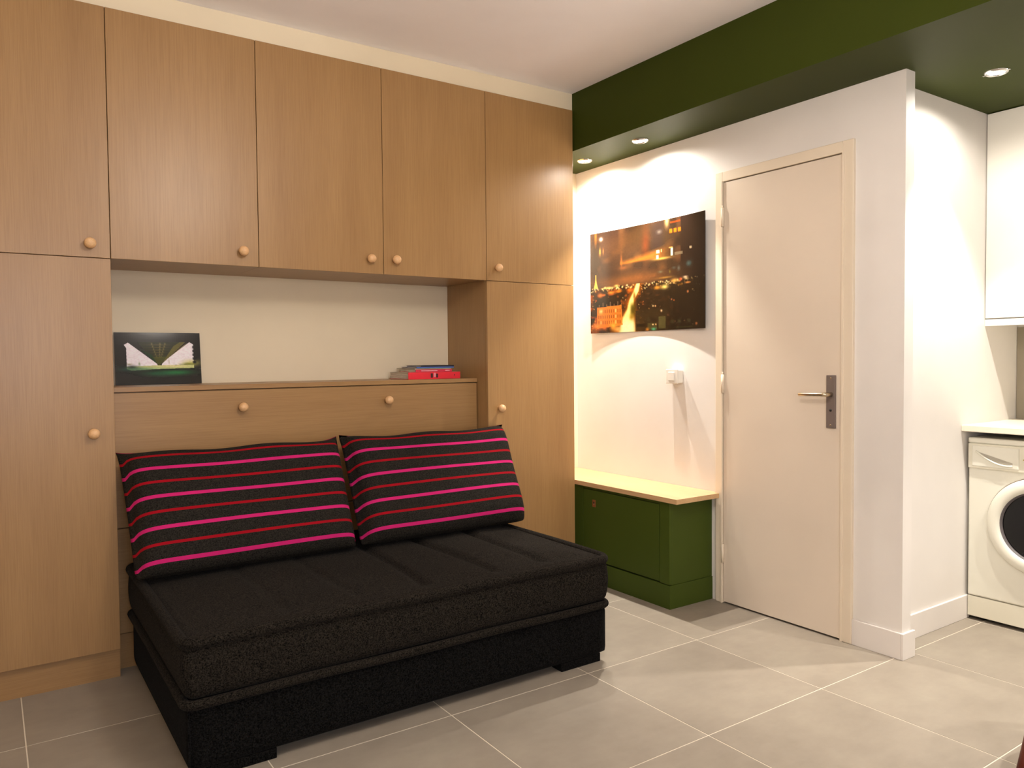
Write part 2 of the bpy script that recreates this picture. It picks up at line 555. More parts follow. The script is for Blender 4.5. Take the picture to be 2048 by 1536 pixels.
heads = [(X1, X2, 0.880, 1.654, 'oak overhead cabinet above the small dark photograph'),
         (X2, X3, 1.441, 1.660, 'middle oak overhead cabinet of the three above the niche'),
         (X3, X4, 1.565, 1.662, 'oak overhead cabinet above the books, knob at its lower left corner')]
for x0, x1, kx, kz, lab in heads:
    r = empty('overhead_cabinet', ((x0 + x1) / 2, 0.2, ZU))
    tag(r, lab, 'cabinet', 'oak overhead cabinets over the niche')
    box('body', x0 + 0.0006, x1 - 0.0006, DT + 0.0015, YB - 0.002, ZU + 0.0015, ZT, M['oak_h'], r)
    door_panel(r, x0, x1, ZU, ZT, kx, kz)

# fold-down bed cabinet under the niche
bed = empty('wall_bed_cabinet', ((X1 + X4) / 2, 0.25, 0))
tag(bed, 'low oak fold-out bed cabinet with a ledge, behind the striped cushions', 'cabinet')
bx0, bx1 = X1 + 0.002, X4 - 0.002
box('body', bx0, bx1, YD + 0.020, YB - 0.002, 0, 1.086, M['oak_h'], bed)
box('ledge', bx0, bx1, YD - 0.002, YB - 0.002, 1.0885, 1.108, M['oak_h'], bed, 0.001, 1)
p = box('front_panel', bx0 + 0.002, bx1 - 0.003, YD, YD + 0.018, 0.5575, 1.0840, M['oak_h'], bed, 0.001, 1)
knob(p, 0.892, YD, 1.012); knob(p, 1.562, YD, 1.016)
box('lower_panel', bx0 + 0.002, bx1 - 0.003, YD, YD + 0.018, 0.140, 0.5525, M['oak_h'], bed, 0.001, 1)
box('plinth', bx0 + 0.002, bx1 - 0.003, YD + 0.008, YD + 0.018, 0, 0.136, M['oak_h'], bed)

# ------------------------------------------------------------------ painted prints
class Canvas:
    def __init__(self, w, h, col):
        self.w, self.h = w, h
        self.gamma, self.gain = 1.0, 1.0
        self.a = np.zeros((h, w, 3)); self.a[:] = col
        self.u, self.v = np.meshgrid(np.linspace(0, 1, w), np.linspace(0, 1, h))
    def mix(self, mask, col):
        m = np.clip(mask, 0, 1)[..., None]
        self.a = self.a * (1 - m) + np.array(col, float) * m
    def add(self, mask, col):
        self.a = self.a + mask[..., None] * np.array(col, float)
    def blob(self, u, v, ru, rv, col, k=1.0, p=2):
        self.mix(k * np.exp(-(np.abs((self.u - u) / ru) ** p + np.abs((self.v - v) / rv) ** p)), col)
    def rect(self, u0, u1, v0, v1, col, k=1.0):
        e = 0.004
        m = np.clip((self.u - u0) / e, 0, 1) * np.clip((u1 - self.u) / e, 0, 1) * np.clip((self.v - v0) / e, 0, 1) * np.clip((v1 - self.v) / e, 0, 1)
        self.mix(m * k, col)
    def poly(self, pts, col, k=1.0):
        ins = np.zeros(self.u.shape, bool)
        n = len(pts); j = n - 1
        for i in range(n):
            (xi, yi), (xj, yj) = pts[i], pts[j]
            c = ((yi > self.v) != (yj > self.v)) & (self.u < (xj - xi) * (self.v - yi) / (yj - yi + 1e-12) + xi)
            ins ^= c; j = i
        self.mix(ins * k, col)
    def noise(self, n):
        g = rng.random((n + 2, n + 2))
        x = self.u * n; y = self.v * n
        i, j = x.astype(int), y.astype(int); fx, fy = x - i, y - j
        fx = fx * fx * (3 - 2 * fx); fy = fy * fy * (3 - 2 * fy)
        return (g[j, i] * (1 - fx) + g[j, i + 1] * fx) * (1 - fy) + (g[j + 1, i] * (1 - fx) + g[j + 1, i + 1] * fx) * fy
    def linear(self):
        s = np.clip(self.a, 0, 255) / 255.0
        return np.where(s <= 0.04045, s / 12.92, ((s + 0.055) / 1.055) ** 2.4) ** self.gamma * self.gain

def print_mesh(name, canvas, pos):
    """pos(u, v) -> world point; one vertex per painted dot"""
    h, w = canvas.h, canvas.w
    co = np.array([pos(u, v) for v in np.linspace(0, 1, h) for u in np.linspace(0, 1, w)])
    idx = np.arange(h * w).reshape(h, w)
    q = np.stack([idx[:-1, :-1], idx[1:, :-1], idx[1:, 1:], idx[:-1, 1:]], -1).reshape(-1, 4)
    me = bpy.data.meshes.new(name)
    me.from_pydata(co.tolist(), [], q.tolist())
    at = me.color_attributes.new('ink', 'FLOAT_COLOR', 'POINT')
    c = np.ones((h * w, 4)); c[:, :3] = canvas.linear().reshape(-1, 3)
    at.data.foreach_set('color', c.ravel())
    shade(me)
    return me

def city_print():
    c = Canvas(290, 194, (40, 32, 27))
    u, v = c.u, c.v
    n1, n2, n3 = c.noise(6), c.noise(14), c.noise(40)
    # night sky glowing brown
    c.mix(np.clip(1.15 - u * 0.9, 0, 1) * np.clip((0.62 - v) / 0.1, 0, 1), (118, 90, 70))
    c.mix((n1 - 0.45) * 1.2 * (v < 0.55), (70, 55, 52))
    c.mix(np.clip((n2 - 0.55) * 1.5, 0, 1) * (v < 0.5) * (u < 0.8), (148, 108, 74))
    c.blob(0.42, 0.50, 0.30, 0.07, (165, 115, 72), 0.8)
    c.blob(0.15, 0.42, 0.20, 0.06, (84, 66, 58), 0.7)
    c.blob(0.60, 0.14, 0.06, 0.16, (74, 62, 66), 0.9, 4)
    c.blob(0.50, 0.17, 0.035, 0.13, (160, 82, 52), 0.7)
    c.blob(0.40, 0.12, 0.09, 0.10, (100, 72, 48), 0.7)
    c.blob(0.05, 0.2, 0.03, 0.25, (66, 50, 40), 0.8)
    # glowing horn-shaped sweep
    top = 0.30 - 0.10 * np.clip((u - 0.27) / 0.45, 0, 1) ** 1.3
    bot = 0.355 - 0.03 * (u - 0.27)
    m = (u > 0.27) * (u < 0.74) * np.clip((v - top) / 0.05, 0, 1) * np.clip((bot - v) / 0.02, 0, 1) * np.clip((0.74 - u) / 0.15, 0, 1)
    c.mix(m * 0.85, (222, 152, 72))
    c.blob(0.285, 0.31, 0.008, 0.06, (215, 140, 80), 0.7)
    c.blob(0.64, 0.345, 0.08, 0.012, (255, 214, 120), 0.95)
    c.blob(0.30, 0.38, 0.04, 0.02, (190, 130, 85), 0.6)
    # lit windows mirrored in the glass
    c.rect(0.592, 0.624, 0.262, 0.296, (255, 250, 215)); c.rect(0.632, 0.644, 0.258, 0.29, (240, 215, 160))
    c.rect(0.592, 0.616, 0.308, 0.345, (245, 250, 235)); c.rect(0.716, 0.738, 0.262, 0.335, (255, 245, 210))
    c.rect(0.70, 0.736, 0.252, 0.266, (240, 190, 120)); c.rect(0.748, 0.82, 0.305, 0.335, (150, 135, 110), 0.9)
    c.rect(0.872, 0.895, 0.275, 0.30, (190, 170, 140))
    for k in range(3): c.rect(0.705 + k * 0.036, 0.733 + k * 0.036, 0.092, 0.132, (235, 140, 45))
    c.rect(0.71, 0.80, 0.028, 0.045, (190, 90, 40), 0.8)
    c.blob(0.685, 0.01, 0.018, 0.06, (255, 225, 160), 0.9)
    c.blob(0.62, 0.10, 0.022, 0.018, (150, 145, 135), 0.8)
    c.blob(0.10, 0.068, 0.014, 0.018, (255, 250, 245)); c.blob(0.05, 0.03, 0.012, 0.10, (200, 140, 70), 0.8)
    c.blob(0.09, 0.19, 0.006, 0.035, (245, 205, 110)); c.blob(0.12, 0.19, 0.005, 0.03, (225, 160, 100), 0.8)
    for x, y, rx, ry, col in ((0.87, 0.425, 0.024, 0.026, (100, 122, 120)), (0.785, 0.455, 0.012, 0.022, (125, 128, 120)), (0.745, 0.445, 0.015, 0.012, (100, 105, 100)),
                              (0.63, 0.465, 0.02, 0.012, (140, 135, 112)), (0.71, 0.475, 0.006, 0.014, (150, 140, 70))):
        c.blob(x, y, rx, ry, col, 0.9)
    c.blob(0.67, 0.522, 0.06, 0.009, (190, 150, 80), 0.9)
    # dark city mass
    sky = 0.555 + 0.012 * np.sin(u * 40) + 0.01 * (n3 - 0.5)
    city = np.clip((v - sky) / 0.012, 0, 1)
    c.mix(city * 0.95, (44, 32, 22))
    c.mix(city * np.clip((0.55 - u) * 2.2, 0, 1) * np.clip(n2 * 1.3 - 0.30, 0, 1), (190, 108, 46))
    c.mix(city * np.clip((n3 - 0.62) * 3, 0, 1) * np.clip(1 - u, 0, 1), (190, 110, 50))
    # lights along the skyline
    for k in range(150):
        x = rng.random(); y = 0.555 + abs(rng.normal()) * 0.022 - 0.006
        b = rng.random(); f = 1 if x < 0.82 else 0.4
        c.blob(x, y, 0.003 + 0.004 * b, 0.004 + 0.004 * b, (255, 190 + 60 * b, 110 + 90 * b), (0.5 + 0.5 * b) * f)
    for x, y, rx, ry, col in ((0.16, 0.558, 0.05, 0.012, (255, 225, 150)), (0.24, 0.545, 0.02, 0.012, (255, 220, 140)),
                              (0.09, 0.625, 0.03, 0.025, (240, 150, 80)), (0.19, 0.605, 0.035, 0.014, (255, 170, 80)), (0.26, 0.60, 0.03, 0.016, (255, 160, 60)),
                              (0.36, 0.60, 0.03, 0.02, (235, 130, 45)), (0.665, 0.605, 0.035, 0.024, (255, 235, 150)), (0.60, 0.605, 0.03, 0.02, (240, 175, 80)),
                              (0.75, 0.56, 0.035, 0.020, (255, 205, 120)), (0.80, 0.555, 0.012, 0.014, (250, 130, 80)), (0.84, 0.54, 0.02, 0.010, (255, 225, 190)),
                              (0.86, 0.59, 0.025, 0.009, (235, 170, 100)), (0.80, 0.60, 0.03, 0.012, (140, 100, 40))):
        c.blob(x, y, rx, ry, col, 0.95)
    for k in range(170):
        x = rng.random() ** 1.4; y = 0.58 + rng.random() * 0.40
        b = rng.random()
        c.blob(x, y, 0.0022 + 0.0022 * b, 0.003 + 0.003 * b, (255, 170 + 70 * b, 80 + 110 * b), (0.35 + 0.5 * b) * (1.0 if x < 0.5 else 0.45))
    # tower
    t_ = np.clip((v - 0.415) / 0.135, 0, 1)
    wt = 0.0035 + 0.017 * t_ ** 2.4
    c.mix((v > 0.415) * (v < 0.55) * np.clip((wt - np.abs(u - 0.05)) / 0.003 + 0.5, 0, 1), (255, 214, 120))
    # lit boulevard
    def road(t):
        xs = np.interp(t, [0.545, 0.62, 0.70, 0.78, 0.86, 1.0], [0.435, 0.415, 0.375, 0.365, 0.345, 0.335])
        ws = np.interp(t, [0.545, 0.62, 0.70, 0.78, 0.86, 1.0], [0.016, 0.024, 0.022, 0.030, 0.052, 0.072])
        return xs, ws
    xs, ws = road(v)
    m = np.exp(-np.abs((u - xs) / ws) ** 6) * (v > 0.545)
    c.mix(np.exp(-np.abs((u - xs) / (ws * 1.9)) ** 2) * (v > 0.545) * 0.7, (245, 150, 50))
    c.mix(m, (255, 238, 165))
    c.mix(m * np.clip((v - 0.84) / 0.1, 0, 1), (250, 242, 200))
    c.blob(0.40, 0.66, 0.010, 0.035, (140, 90, 30), 0.8); c.blob(0.39, 0.79, 0.026, 0.06, (96, 82, 18), 0.9, 3); c.blob(0.375, 0.86, 0.02, 0.03, (150, 110, 20), 0.6)
    # facade with rows of windows
    c.poly([(0.06, 0.745), (0.285, 0.735), (0.295, 0.93), (0.06, 0.955)], (226, 148, 70), 0.92)
    c.poly([(0.07, 0.66), (0.27, 0.66), (0.285, 0.735), (0.06, 0.745)], (48, 40, 34), 0.95)
    for k in range(6): c.rect(0.075 + k * 0.034, 0.088 + k * 0.034, 0.715 - 0.02 * (k % 2), 0.742, (150, 125, 100), 0.8)
    for r_ in range(3):
        for k in range(11):
            lit = rng.random() < 0.15
            c.rect(0.072 + k * 0.0195, 0.081 + k * 0.0195, 0.768 + r_ * 0.055, 0.805 + r_ * 0.055, (255, 230, 170) if lit else (120, 66, 30), 0.9)
    c.blob(0.095, 0.785, 0.02, 0.022, (255, 225, 160), 0.85)
    for x, y, rx, ry, col in ((0.05, 0.93, 0.03, 0.03, (245, 165, 95)), (0.13, 0.95, 0.025, 0.03, (240, 140, 60)), (0.21, 0.94, 0.03, 0.05, (255, 190, 90)), (0.25, 0.97, 0.03, 0.03, (250, 200, 130)),
                              (0.10, 0.99, 0.05, 0.02, (70, 40, 25)), (0.02, 0.84, 0.02, 0.012, (180, 90, 45))):
        c.blob(x, y, rx, ry, col, 0.85)
    # dim greenish buildings lower down
    c.poly([(0.41, 0.80), (0.68, 0.80), (0.69, 1.0), (0.41, 1.0)], (70, 60, 38), 0.7)
    c.rect(0.61, 0.675, 0.87, 0.985, (112, 108, 70), 0.85); c.rect(0.515, 0.60, 0.925, 0.985, (104, 98, 62), 0.8)
    c.rect(0.515, 0.535, 0.875, 0.91, (80, 78, 52), 0.8); c.rect(0.545, 0.59, 0.875, 0.915, (50, 36, 30), 0.9)
    c.rect(0.42, 0.50, 0.93, 0.96, (34, 26, 20), 0.9)
    c.blob(0.57, 0.985, 0.022, 0.014, (105, 190, 150)); c.blob(0.515, 0.985, 0.015, 0.016, (215, 150, 70))
    c.rect(0.555, 0.572, 0.935, 0.95, (255, 225, 175)); c.rect(0.582, 0.596, 0.935, 0.95, (250, 200, 150))
    c.rect(0.76, 0.90, 0.972, 0.985, (80, 84, 50), 0.9)
    for x in (0.73, 0.79, 0.868): c.blob(x, 0.925, 0.014, 0.018, (82, 82, 56), 0.9, 4)
    for x, y, r_, col in ((0.565, 0.77, 0.007, (255, 225, 170)), (0.585, 0.772, 0.007, (255, 205, 150)), (0.638, 0.82, 0.008, (255, 225, 190)), (0.86, 0.67, 0.009, (230, 165, 115)),
                          (0.725, 0.725, 0.006, (215, 150, 110)), (0.745, 0.735, 0.006, (225, 140, 80)), (0.93, 0.955, 0.011, (230, 160, 110)), (0.90, 0.655, 0.006, (170, 150, 110)),
                          (0.955, 0.62, 0.005, (120, 110, 85)), (0.53, 0.79, 0.005, (190, 150, 90)), (0.48, 0.72, 0.005, (180, 120, 80)), (0.93, 0.61, 0.005, (110, 105, 80))):
        c.blob(x, y, r_, r_ * 1.4, col, 0.95)
    c.mix(np.clip((u - 0.86) * 5, 0, 1) * 0.55, (34, 28, 22))
    c.a *= (0.97 + 0.06 * c.noise(90))[..., None]
    return c

PY0, PY1, PZ0, PZ1 = 0.244, -0.628, 1.348, 1.926
def bow(u): return 0.0006 + 0.020 * abs(2 * u - 1) ** 2
pic = empty('wall_picture', (XB - 0.02, (PY0 + PY1) / 2, PZ0))
tag(pic, 'large unframed photo print of a city at night on the spotlit wall', 'picture')
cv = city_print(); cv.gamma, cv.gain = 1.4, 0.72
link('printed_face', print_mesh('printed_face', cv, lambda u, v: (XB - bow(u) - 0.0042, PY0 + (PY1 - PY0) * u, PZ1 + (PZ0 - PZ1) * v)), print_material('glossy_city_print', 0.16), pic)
bm = bmesh.new()
N = 24
rows = [[bm.verts.new((XB - bow(k / N) - t, PY0 + (PY1 - PY0) * k / N, z)) for k in range(N + 1)] for t, z in ((0.004, PZ1), (0.004, PZ0), (0.001, PZ0), (0.001, PZ1))]
for i in range(4):
    A, B = rows[i], rows[(i + 1) % 4]
    for k in range(N): bm.faces.new((A[k], A[k + 1], B[k + 1], B[k]))
bm.faces.new([r_[0] for r_ in rows]); bm.faces.new([r_[N] for r_ in rows])
link('backing_sheet', bm_finish(bm, 'backing_sheet'), M['black'], pic)

def bridge_print():
    c = Canvas(300, 196, (30, 30, 28))
    u, v = c.u, c.v
    def P(x, y): return ((x - 90) / 1840, (y - 130) / 1100)
    # olive girders inside the wedge
    wedge = [P(360, 345), P(700, 250), P(1350, 250), P(1690, 330), P(1020, 830), P(980, 815)]
    c.poly([P(560, 330), P(1500, 330), P(1020, 830), P(985, 820)], (40, 46, 20), 0.9)
    for k in range(6):
        y = 390 + k * 55
        hw = (820 - y) * 0.55
        c.blob(P(1010, y)[0], P(1010, y)[1], hw / 1840, 0.012, (104, 88, 46), 0.8)
        for s in (-0.6, 0.15, 0.6): c.blob(P(1010 + s * hw, y - 20)[0], P(0, y - 20)[1], 0.008, 0.02, (150, 138, 80), 0.7)
    c.poly([P(1000, 640), P(1060, 640), P(1180, 640), P(1020, 830), P(985, 820), P(860, 640)], (84, 88, 26), 0.75)
    c.poly([P(1330, 420), P(1480, 330), P(1600, 330), P(1060, 800)], (120, 112, 48), 0.8)
    c.poly([P(1560, 400), P(1640, 350), P(1200, 700), P(1120, 740)], (210, 185, 120), 0.7)
    c.poly([P(600, 470), P(860, 600), P(975, 800), P(940, 770)], (30, 66, 30), 0.8)
    # bright openings with scalloped posts
    pale = (255, 246, 252)
    c.poly([P(285, 390), P(370, 345), P(960, 790), P(980, 835), P(330, 850), P(325, 700), P(330, 460)], pale)
    c.poly([P(1690, 330), P(1770, 380), P(1775, 800), P(1060, 840), P(1075, 790), P(1230, 660)], pale)
    c.blob(P(1720, 780)[0], P(0, 780)[1], 0.10, 0.06, (206, 200, 110), 0.8)
    for k in range(5):
        a = P(300, 480 + k * 75); c.blob(a[0], a[1], 0.016, 0.026, (26, 26, 30), 1.0, 4)
        a = P(1790, 440 + k * 82); c.blob(a[0], a[1], 0.022, 0.028, (26, 24, 28), 1.0, 4)
    c.blob(*P(590, 790), 0.010, 0.03, (130, 150, 110), 0.8); c.blob(*P(1225, 750), 0.005, 0.045, (150, 140, 100), 0.8)
    # quay
    c.poly([P(330, 850), P(800, 830), P(1775, 820), P(1775, 890), P(900, 905), P(430, 930), P(330, 900)], (206, 212, 140))
    c.blob(*P(1350, 845), 0.16, 0.02, (240, 226, 170), 0.9); c.blob(*P(1650, 800), 0.08, 0.022, (120, 128, 40), 0.8)
    c.blob(*P(430, 860), 0.06, 0.03, (48, 40, 40), 0.9); c.blob(*P(380, 800), 0.03, 0.014, (120, 110, 70), 0.7)
    c.blob(*P(700, 900), 0.17, 0.022, (120, 170, 120), 0.75)
    c.poly([P(740, 915), P(1780, 895), P(1780, 925), P(900, 945)], (18, 26, 20), 0.9)
    c.blob(*P(1350, 985), 0.20, 0.045, (24, 128, 62), 0.95); c.blob(*P(1000, 1000), 0.2, 0.05, (22, 92, 56), 0.8)
    c.blob(*P(420, 900), 0.14, 0.05, (30, 84, 70), 0.6)
    c.a *= (0.95 + 0.1 * c.noise(60))[..., None]
    return c
QX0, QX1, QZ0 = 0.448, 0.790, 1.1085
QL, LEAN = 0.224, math.radians(6.5)
def qpos(u, v, off=0.0):
    s = (1 - v) * QL
    return (QX0 + (QX1 - QX0) * u, 0.366 + s * math.sin(LEAN) - off * math.cos(LEAN), QZ0 + s * math.cos(LEAN) + off * math.sin(LEAN))
ph = empty('photo_print', ((QX0 + QX1) / 2, 0.36, QZ0))
tag(ph, 'small dark photograph of a bridge underside leaning in the niche', 'picture')
cq = bridge_print()
link('printed_face', print_mesh('printed_face', cq, lambda u, v: qpos(u, v, 0.0065)), print_material('glossy_bridge_print', 0.12), ph)
bm = bmesh.new()
a = [bm.verts.new(qpos(u, v, 0.006)) for u, v in ((0, 0), (1, 0), (1, 1), (0, 1))]
b = [bm.verts.new(qpos(u, v, 0.0)) for u, v in ((0, 0), (1, 0), (1, 1), (0, 1))]
bm.faces.new(a); bm.faces.new(b[::-1])
for i in range(4): bm.faces.new((a[i], a[(i + 1) % 4], b[(i + 1) % 4], b[i]))
link('backing_board', bm_finish(bm, 'backing_board'), NT('dark_blue_edge').set(srgb(30, 26, 60), 0.4).m, ph)

# ------------------------------------------------------------------ books on the ledge
M['pages'] = NT('book_pages').set(srgb(216, 204, 184), 0.9).m
k_ = NT('page_edges').set(rough=0.9)
k_.l(k_.ramp(k_.noise(900, 2, 0.5, (0.02, 0.02, 1)), [(0.35, srgb(176, 164, 146)), (0.65, srgb(222, 212, 194))]), k_.b.inputs['Base Color'])
M['pages'] = k_.m
def book(label, x0, x1, y0, y1, z0, th, cover, rot=0.0, mark=None):
    """spine along the front (low y), page block open on the other three sides"""
    r = empty('book', ((x0 + x1) / 2, (y0 + y1) / 2, z0))
    tag(r, label, 'book', 'books stacked on the ledge')
    ct = 0.0022 if th > 0.012 else 0.0010
    bm = bmesh.new()
    bm_box(bm, x0, x1, y0, y1, z0, z0 + ct * 0.7)
    box('upper_board', x0, x1, y0 + ct, y1, z0 + th - ct * 0.7, z0 + th, M['pages'] if th > 0.012 else cover, r, 0.0003, 1)
    bm_box(bm, x0, x1, y0 - 0.002, y0 + ct, z0, z0 + th)
    link('cover', bm_finish(bm, 'cover', 0.0005), cover, r)
    box('page_block', x0 + 0.003, x1 - 0.003, y0 + ct, y1 - 0.004, z0 + ct, z0 + th - ct, M['pages'], r)
    if mark:
        for mx0, mx1, mz0, mz1, mm in mark:
            box('spine_mark', x0 + mx0, x0 + mx1, y0 - 0.0026, y0 - 0.0018, z0 + mz0, z0 + mz1, mm, r)
    r.rotation_euler.z = rot
    return r
red = NT('red_cover').set(srgb(226, 32, 52), 0.4).m
rose = NT('rose_cover').set(srgb(206, 36, 66), 0.45).m
blue = NT('blue_cover').set(srgb(70, 104, 172), 0.4).m
dark = NT('dark_cover').set(srgb(30, 26, 40), 0.4).m
beige = NT('beige_cover').set(srgb(196, 178, 148), 0.6).m
ink = NT('spine_ink').set(srgb(60, 14, 22), 0.5).m
pale = NT('spine_pale').set(srgb(226, 150, 160), 0.5).m
zb = 1.1085
book('thick bright red book at the bottom of the stack', 1.694, 1.985, 0.135, 0.345, zb, 0.034, red,
     mark=[(0.122, 0.134, 0.006, 0.028, ink), (0.140, 0.150, 0.010, 0.030, pale), (0.152, 0.163, 0.006, 0.026, ink), (0.255, 0.260, 0.015, 0.021, ink)])
book('thinner rose red book with pale spine lettering, second from the bottom', 1.742, 1.946, 0.150, 0.330, zb + 0.0345, 0.013, rose,
     mark=[(0.03, 0.12, 0.004, 0.009, pale), (0.165, 0.19, 0.004, 0.009, pale)])
book('thin beige booklet poking out of the stack sideways', 1.745, 1.950, 0.165, 0.375, zb + 0.048, 0.005, beige)
book('thin light blue booklet near the top of the stack', 1.750, 1.962, 0.158, 0.325, zb + 0.0535, 0.0065, blue)
book('thin dark booklet on top of the stack', 1.775, 1.962, 0.158, 0.320, zb + 0.0605, 0.0070, dark, 0.01)

# ------------------------------------------------------------------ green bench
bn = empty('bench_cabinet', (2.82, -0.15, 0))
tag(bn, 'low olive green bench cabinet with a pale oak seat top', 'cabinet')
BX, BY = 2.666, -0.655
box('body', BX + 0.016, XB - 0.001, BY + 0.005, YB - 0.002, 0.115, 0.513, M['bench'], bn)
box('plinth', BX - 0.001, XB - 0.001, BY, YB - 0.002, 0.0, 0.114, M['bench'], bn, 0.0015)
box('corner_post', BX, BX + 0.02, BY + 0.004, -0.588, 0.118, 0.513, M['bench'], bn, 0.001)
bd = box('door', BX, BX + 0.018, -0.583, -0.012, 0.1225, 0.497, M['bench'], bn, 0.0012)
box('corner_post', BX, BX + 0.02, -0.008, YB - 0.002, 0.118, 0.513, M['bench'], bn, 0.001)
box('rail', BX, BX + 0.02, -0.586, -0.010, 0.5005, 0.513, M['bench'], bn, 0.001)
es = box('escutcheon', BX - 0.0025, BX + 0.001, -0.115, -0.090, 0.409, 0.447, M['brass'], bd, 0.001)
link('keyhole', lathe_mesh('keyhole', [(0.0055, 0), (0.0055, 0.0008)], (BX - 0.0025, -0.1025, 0.432), (-1, 0, 0), 14), M['black'], bd)
link('keyhole_pin', lathe_mesh('keyhole_pin', [(0.0032, 0), (0.002, 0.002)], (BX - 0.0025, -0.103, 0.424), (-1, 0, 0), 12), M['chrome'], bd)
prism('seat_top', [(BX - 0.014, YB - 0.002), (BX - 0.014, -0.712), (XB - 0.0195, -0.712), (XB - 0.0195, -0.680), (XB - 0.001, -0.680), (XB - 0.001, YB - 0.002)],
      0.5145, 0.5385, M['oak_y'], bn, 0.001)

# ------------------------------------------------------------------ light switch
sw = empty('light_switch', (XB, -0.424, 1.08))
tag(sw, 'square white light switch on the wall beside the door', 'switch')
box('mounting_box', XB - 0.038, XB, -0.460, -0.384, 1.072, 1.140, M['plastic'], sw, 0.004)
box('faceplate', XB - 0.046, XB - 0.038, -0.463, -0.381, 1.069, 1.143, M['plastic'], sw, 0.003)
box('rocker', XB - 0.050, XB - 0.045, -0.443, -0.401, 1.084, 1.128, M['plastic'], sw, 0.002)

# ------------------------------------------------------------------ recessed spotlights
def spotlight(x, y, label):
    r = empty('recessed_spotlight', (x, y, ZS))
    tag(r, label, 'spotlight', 'recessed spotlights in the green soffit')
    link('trim_ring', lathe_mesh('trim_ring', [(0.030, 0.0), (0.0305, -0.006), (0.034, -0.008), (0.041, -0.006), (0.043, 0.0)], (x, y, ZS), (0, 0, 1), 36, False), M['chrome'], r)
    link('bulb', lathe_mesh('bulb', [(0.0005, -0.0050), (0.018, -0.0045), (0.027, -0.003), (0.0305, -0.001)], (x, y, ZS), (0, 0, 1), 32, False), M['bulb'], r)
    for s_ in (-1, 1):
        box('spring_clip', x - 0.005, x + 0.005, y + s_ * 0.045 - 0.005, y + s_ * 0.045 + 0.005, ZS - 0.004, ZS, M['chrome'], r)
    for nm, power, size, blend in (('spot_beam', SPOT_BEAM, 80, 0.55), ('spot_spill', SPOT_SPILL, 165, 0.5)):
        l = bpy.data.lights.new(nm, 'SPOT')
        l.energy = power; l.color = SPOT_COL; l.spot_size = math.radians(size); l.spot_blend = blend; l.shadow_soft_size = 0.011
        o = bpy.data.objects.new(nm, l); o.location = (0, 0, -0.014); o.parent = r
        COL.objects.link(o)
    return r
spotlight(2.806, 0.128, 'lit recessed spotlight nearest the wardrobe')
spotlight(2.788, -0.336, 'lit recessed spotlight between the wardrobe and the door')
spotlight(3.303, -1.790, 'lit recessed spotlight over the washing machine corner')
for y_, lab_ in ((-2.62, 'unseen recessed spotlight added over the kitchen floor'), (-3.45, 'unseen recessed spotlight added at the window end of the kitchen')):
    spotlight(3.303, y_, lab_)  # unseen spots, added to brighten the floor and wardrobe

# ------------------------------------------------------------------ pendant lamp in the middle of the room, above the frame
LX, LY_, LZ = 1.05, -2.10, 2.22
lp = empty('pendant_lamp', (LX, LY_, ZC))
tag(lp, 'round white glass pendant lamp hanging from the ceiling', 'lamp')
link('canopy', lathe_mesh('canopy', [(0.05, 0.0), (0.048, -0.018), (0.01, -0.024)], (LX, LY_, ZC), (0, 0, 1), 28), M['plastic'], lp)
link('cord', tube_mesh('cord', [(LX, LY_, ZC - 0.02), (LX, LY_, LZ + 0.155)], 0.004, 8), M['plastic'], lp)
link('glass_globe', lathe_mesh('glass_globe', [(0.155 * math.sin(math.pi * k / 18) + 0.0005, -0.155 * math.cos(math.pi * k / 18)) for k in range(19)], (LX, LY_, LZ), (0, 0, 1), 32), emission('lit_opal_glass', (1.0, 0.90, 0.80, 1), PENDANT), lp)

# ------------------------------------------------------------------ sofa
SX0, SX1, SY0, SY1 = 0.447, 2.018, -0.938, 0.076
MT = 0.418
sofa = empty('sofa_bed', ((SX0 + SX1) / 2, (SY0 + SY1) / 2, 0))
tag(sofa, 'charcoal fabric backless sofa bed with a quilted mattress seat', 'sofa')
me = rounded_box_mesh('base', SX0, SX1, SY0, SY1, 0.032, 0.222, 0.014, 40, 24, 8)
link('base', me, M['charcoal_shaded'], sofa)
box('corner_seam', SX0 - 0.001, SX0 + 0.006, SY0 - 0.001, SY0 + 0.006, 0.04, 0.212, M['charcoal_shaded'], sofa, 0.002)
for fx0, fx1 in ((0.475, 0.700), (1.795, 1.990)):
    for fy0, fy1 in ((SY0 + 0.006, SY0 + 0.07), (SY1 - 0.09, SY1 - 0.02)):
        box('foot', fx0, fx1, fy0, fy1, 0, 0.034, M['black'] if 0 else M['charcoal_shaded'], sofa, 0.003)
seams = [1.785 - 0.26 * k for k in range(6)]
def mat_fn(p):
    x, y, z = p
    cx, cy = (SX0 + SX1) / 2, (SY0 + SY1) / 2
    hx, hy = (SX1 - SX0) / 2, (SY1 - SY0) / 2
    ex, ey = min(abs(x - SX0), abs(x - SX1)), min(abs(y - SY0), abs(y - SY1))
    t = (z - 0.236) / (MT - 0.236)
    # sides bulge
    b = 0.010 * math.sin(math.pi * min(max(t, 0), 1))
    nx = (x - cx) / hx; ny = (y - cy) / hy
    x += b * max(-1, min(1, nx * abs(nx) ** 8)); y += b * max(-1, min(1, ny * abs(ny) ** 8))
    if t > 0.8:
        inset = min(1, max(0, (min(ex, ey) - 0.03) / 0.05))
        z += 0.010 * min(1, min(ex, ey) / 0.20) * inset
        w = min(1, max(0, (ey - 0.05) / 0.06)) * min(1, max(0, (ex - 0.05) / 0.03))
        for s in seams:
            d = (p.x - s + 0.02 * math.sin(3 * y + s * 9)) / 0.020
            z -= (0.018 if s > 1.1 else 0.006) * w * math.exp(-d * d)
        z += 0.003 * math.sin(x * 13 + 2 * y) * math.sin(y * 9) * w
    z += 0.002 * math.sin(x * 7.0 + 1.0) * t
    return Vector((x, y, z))
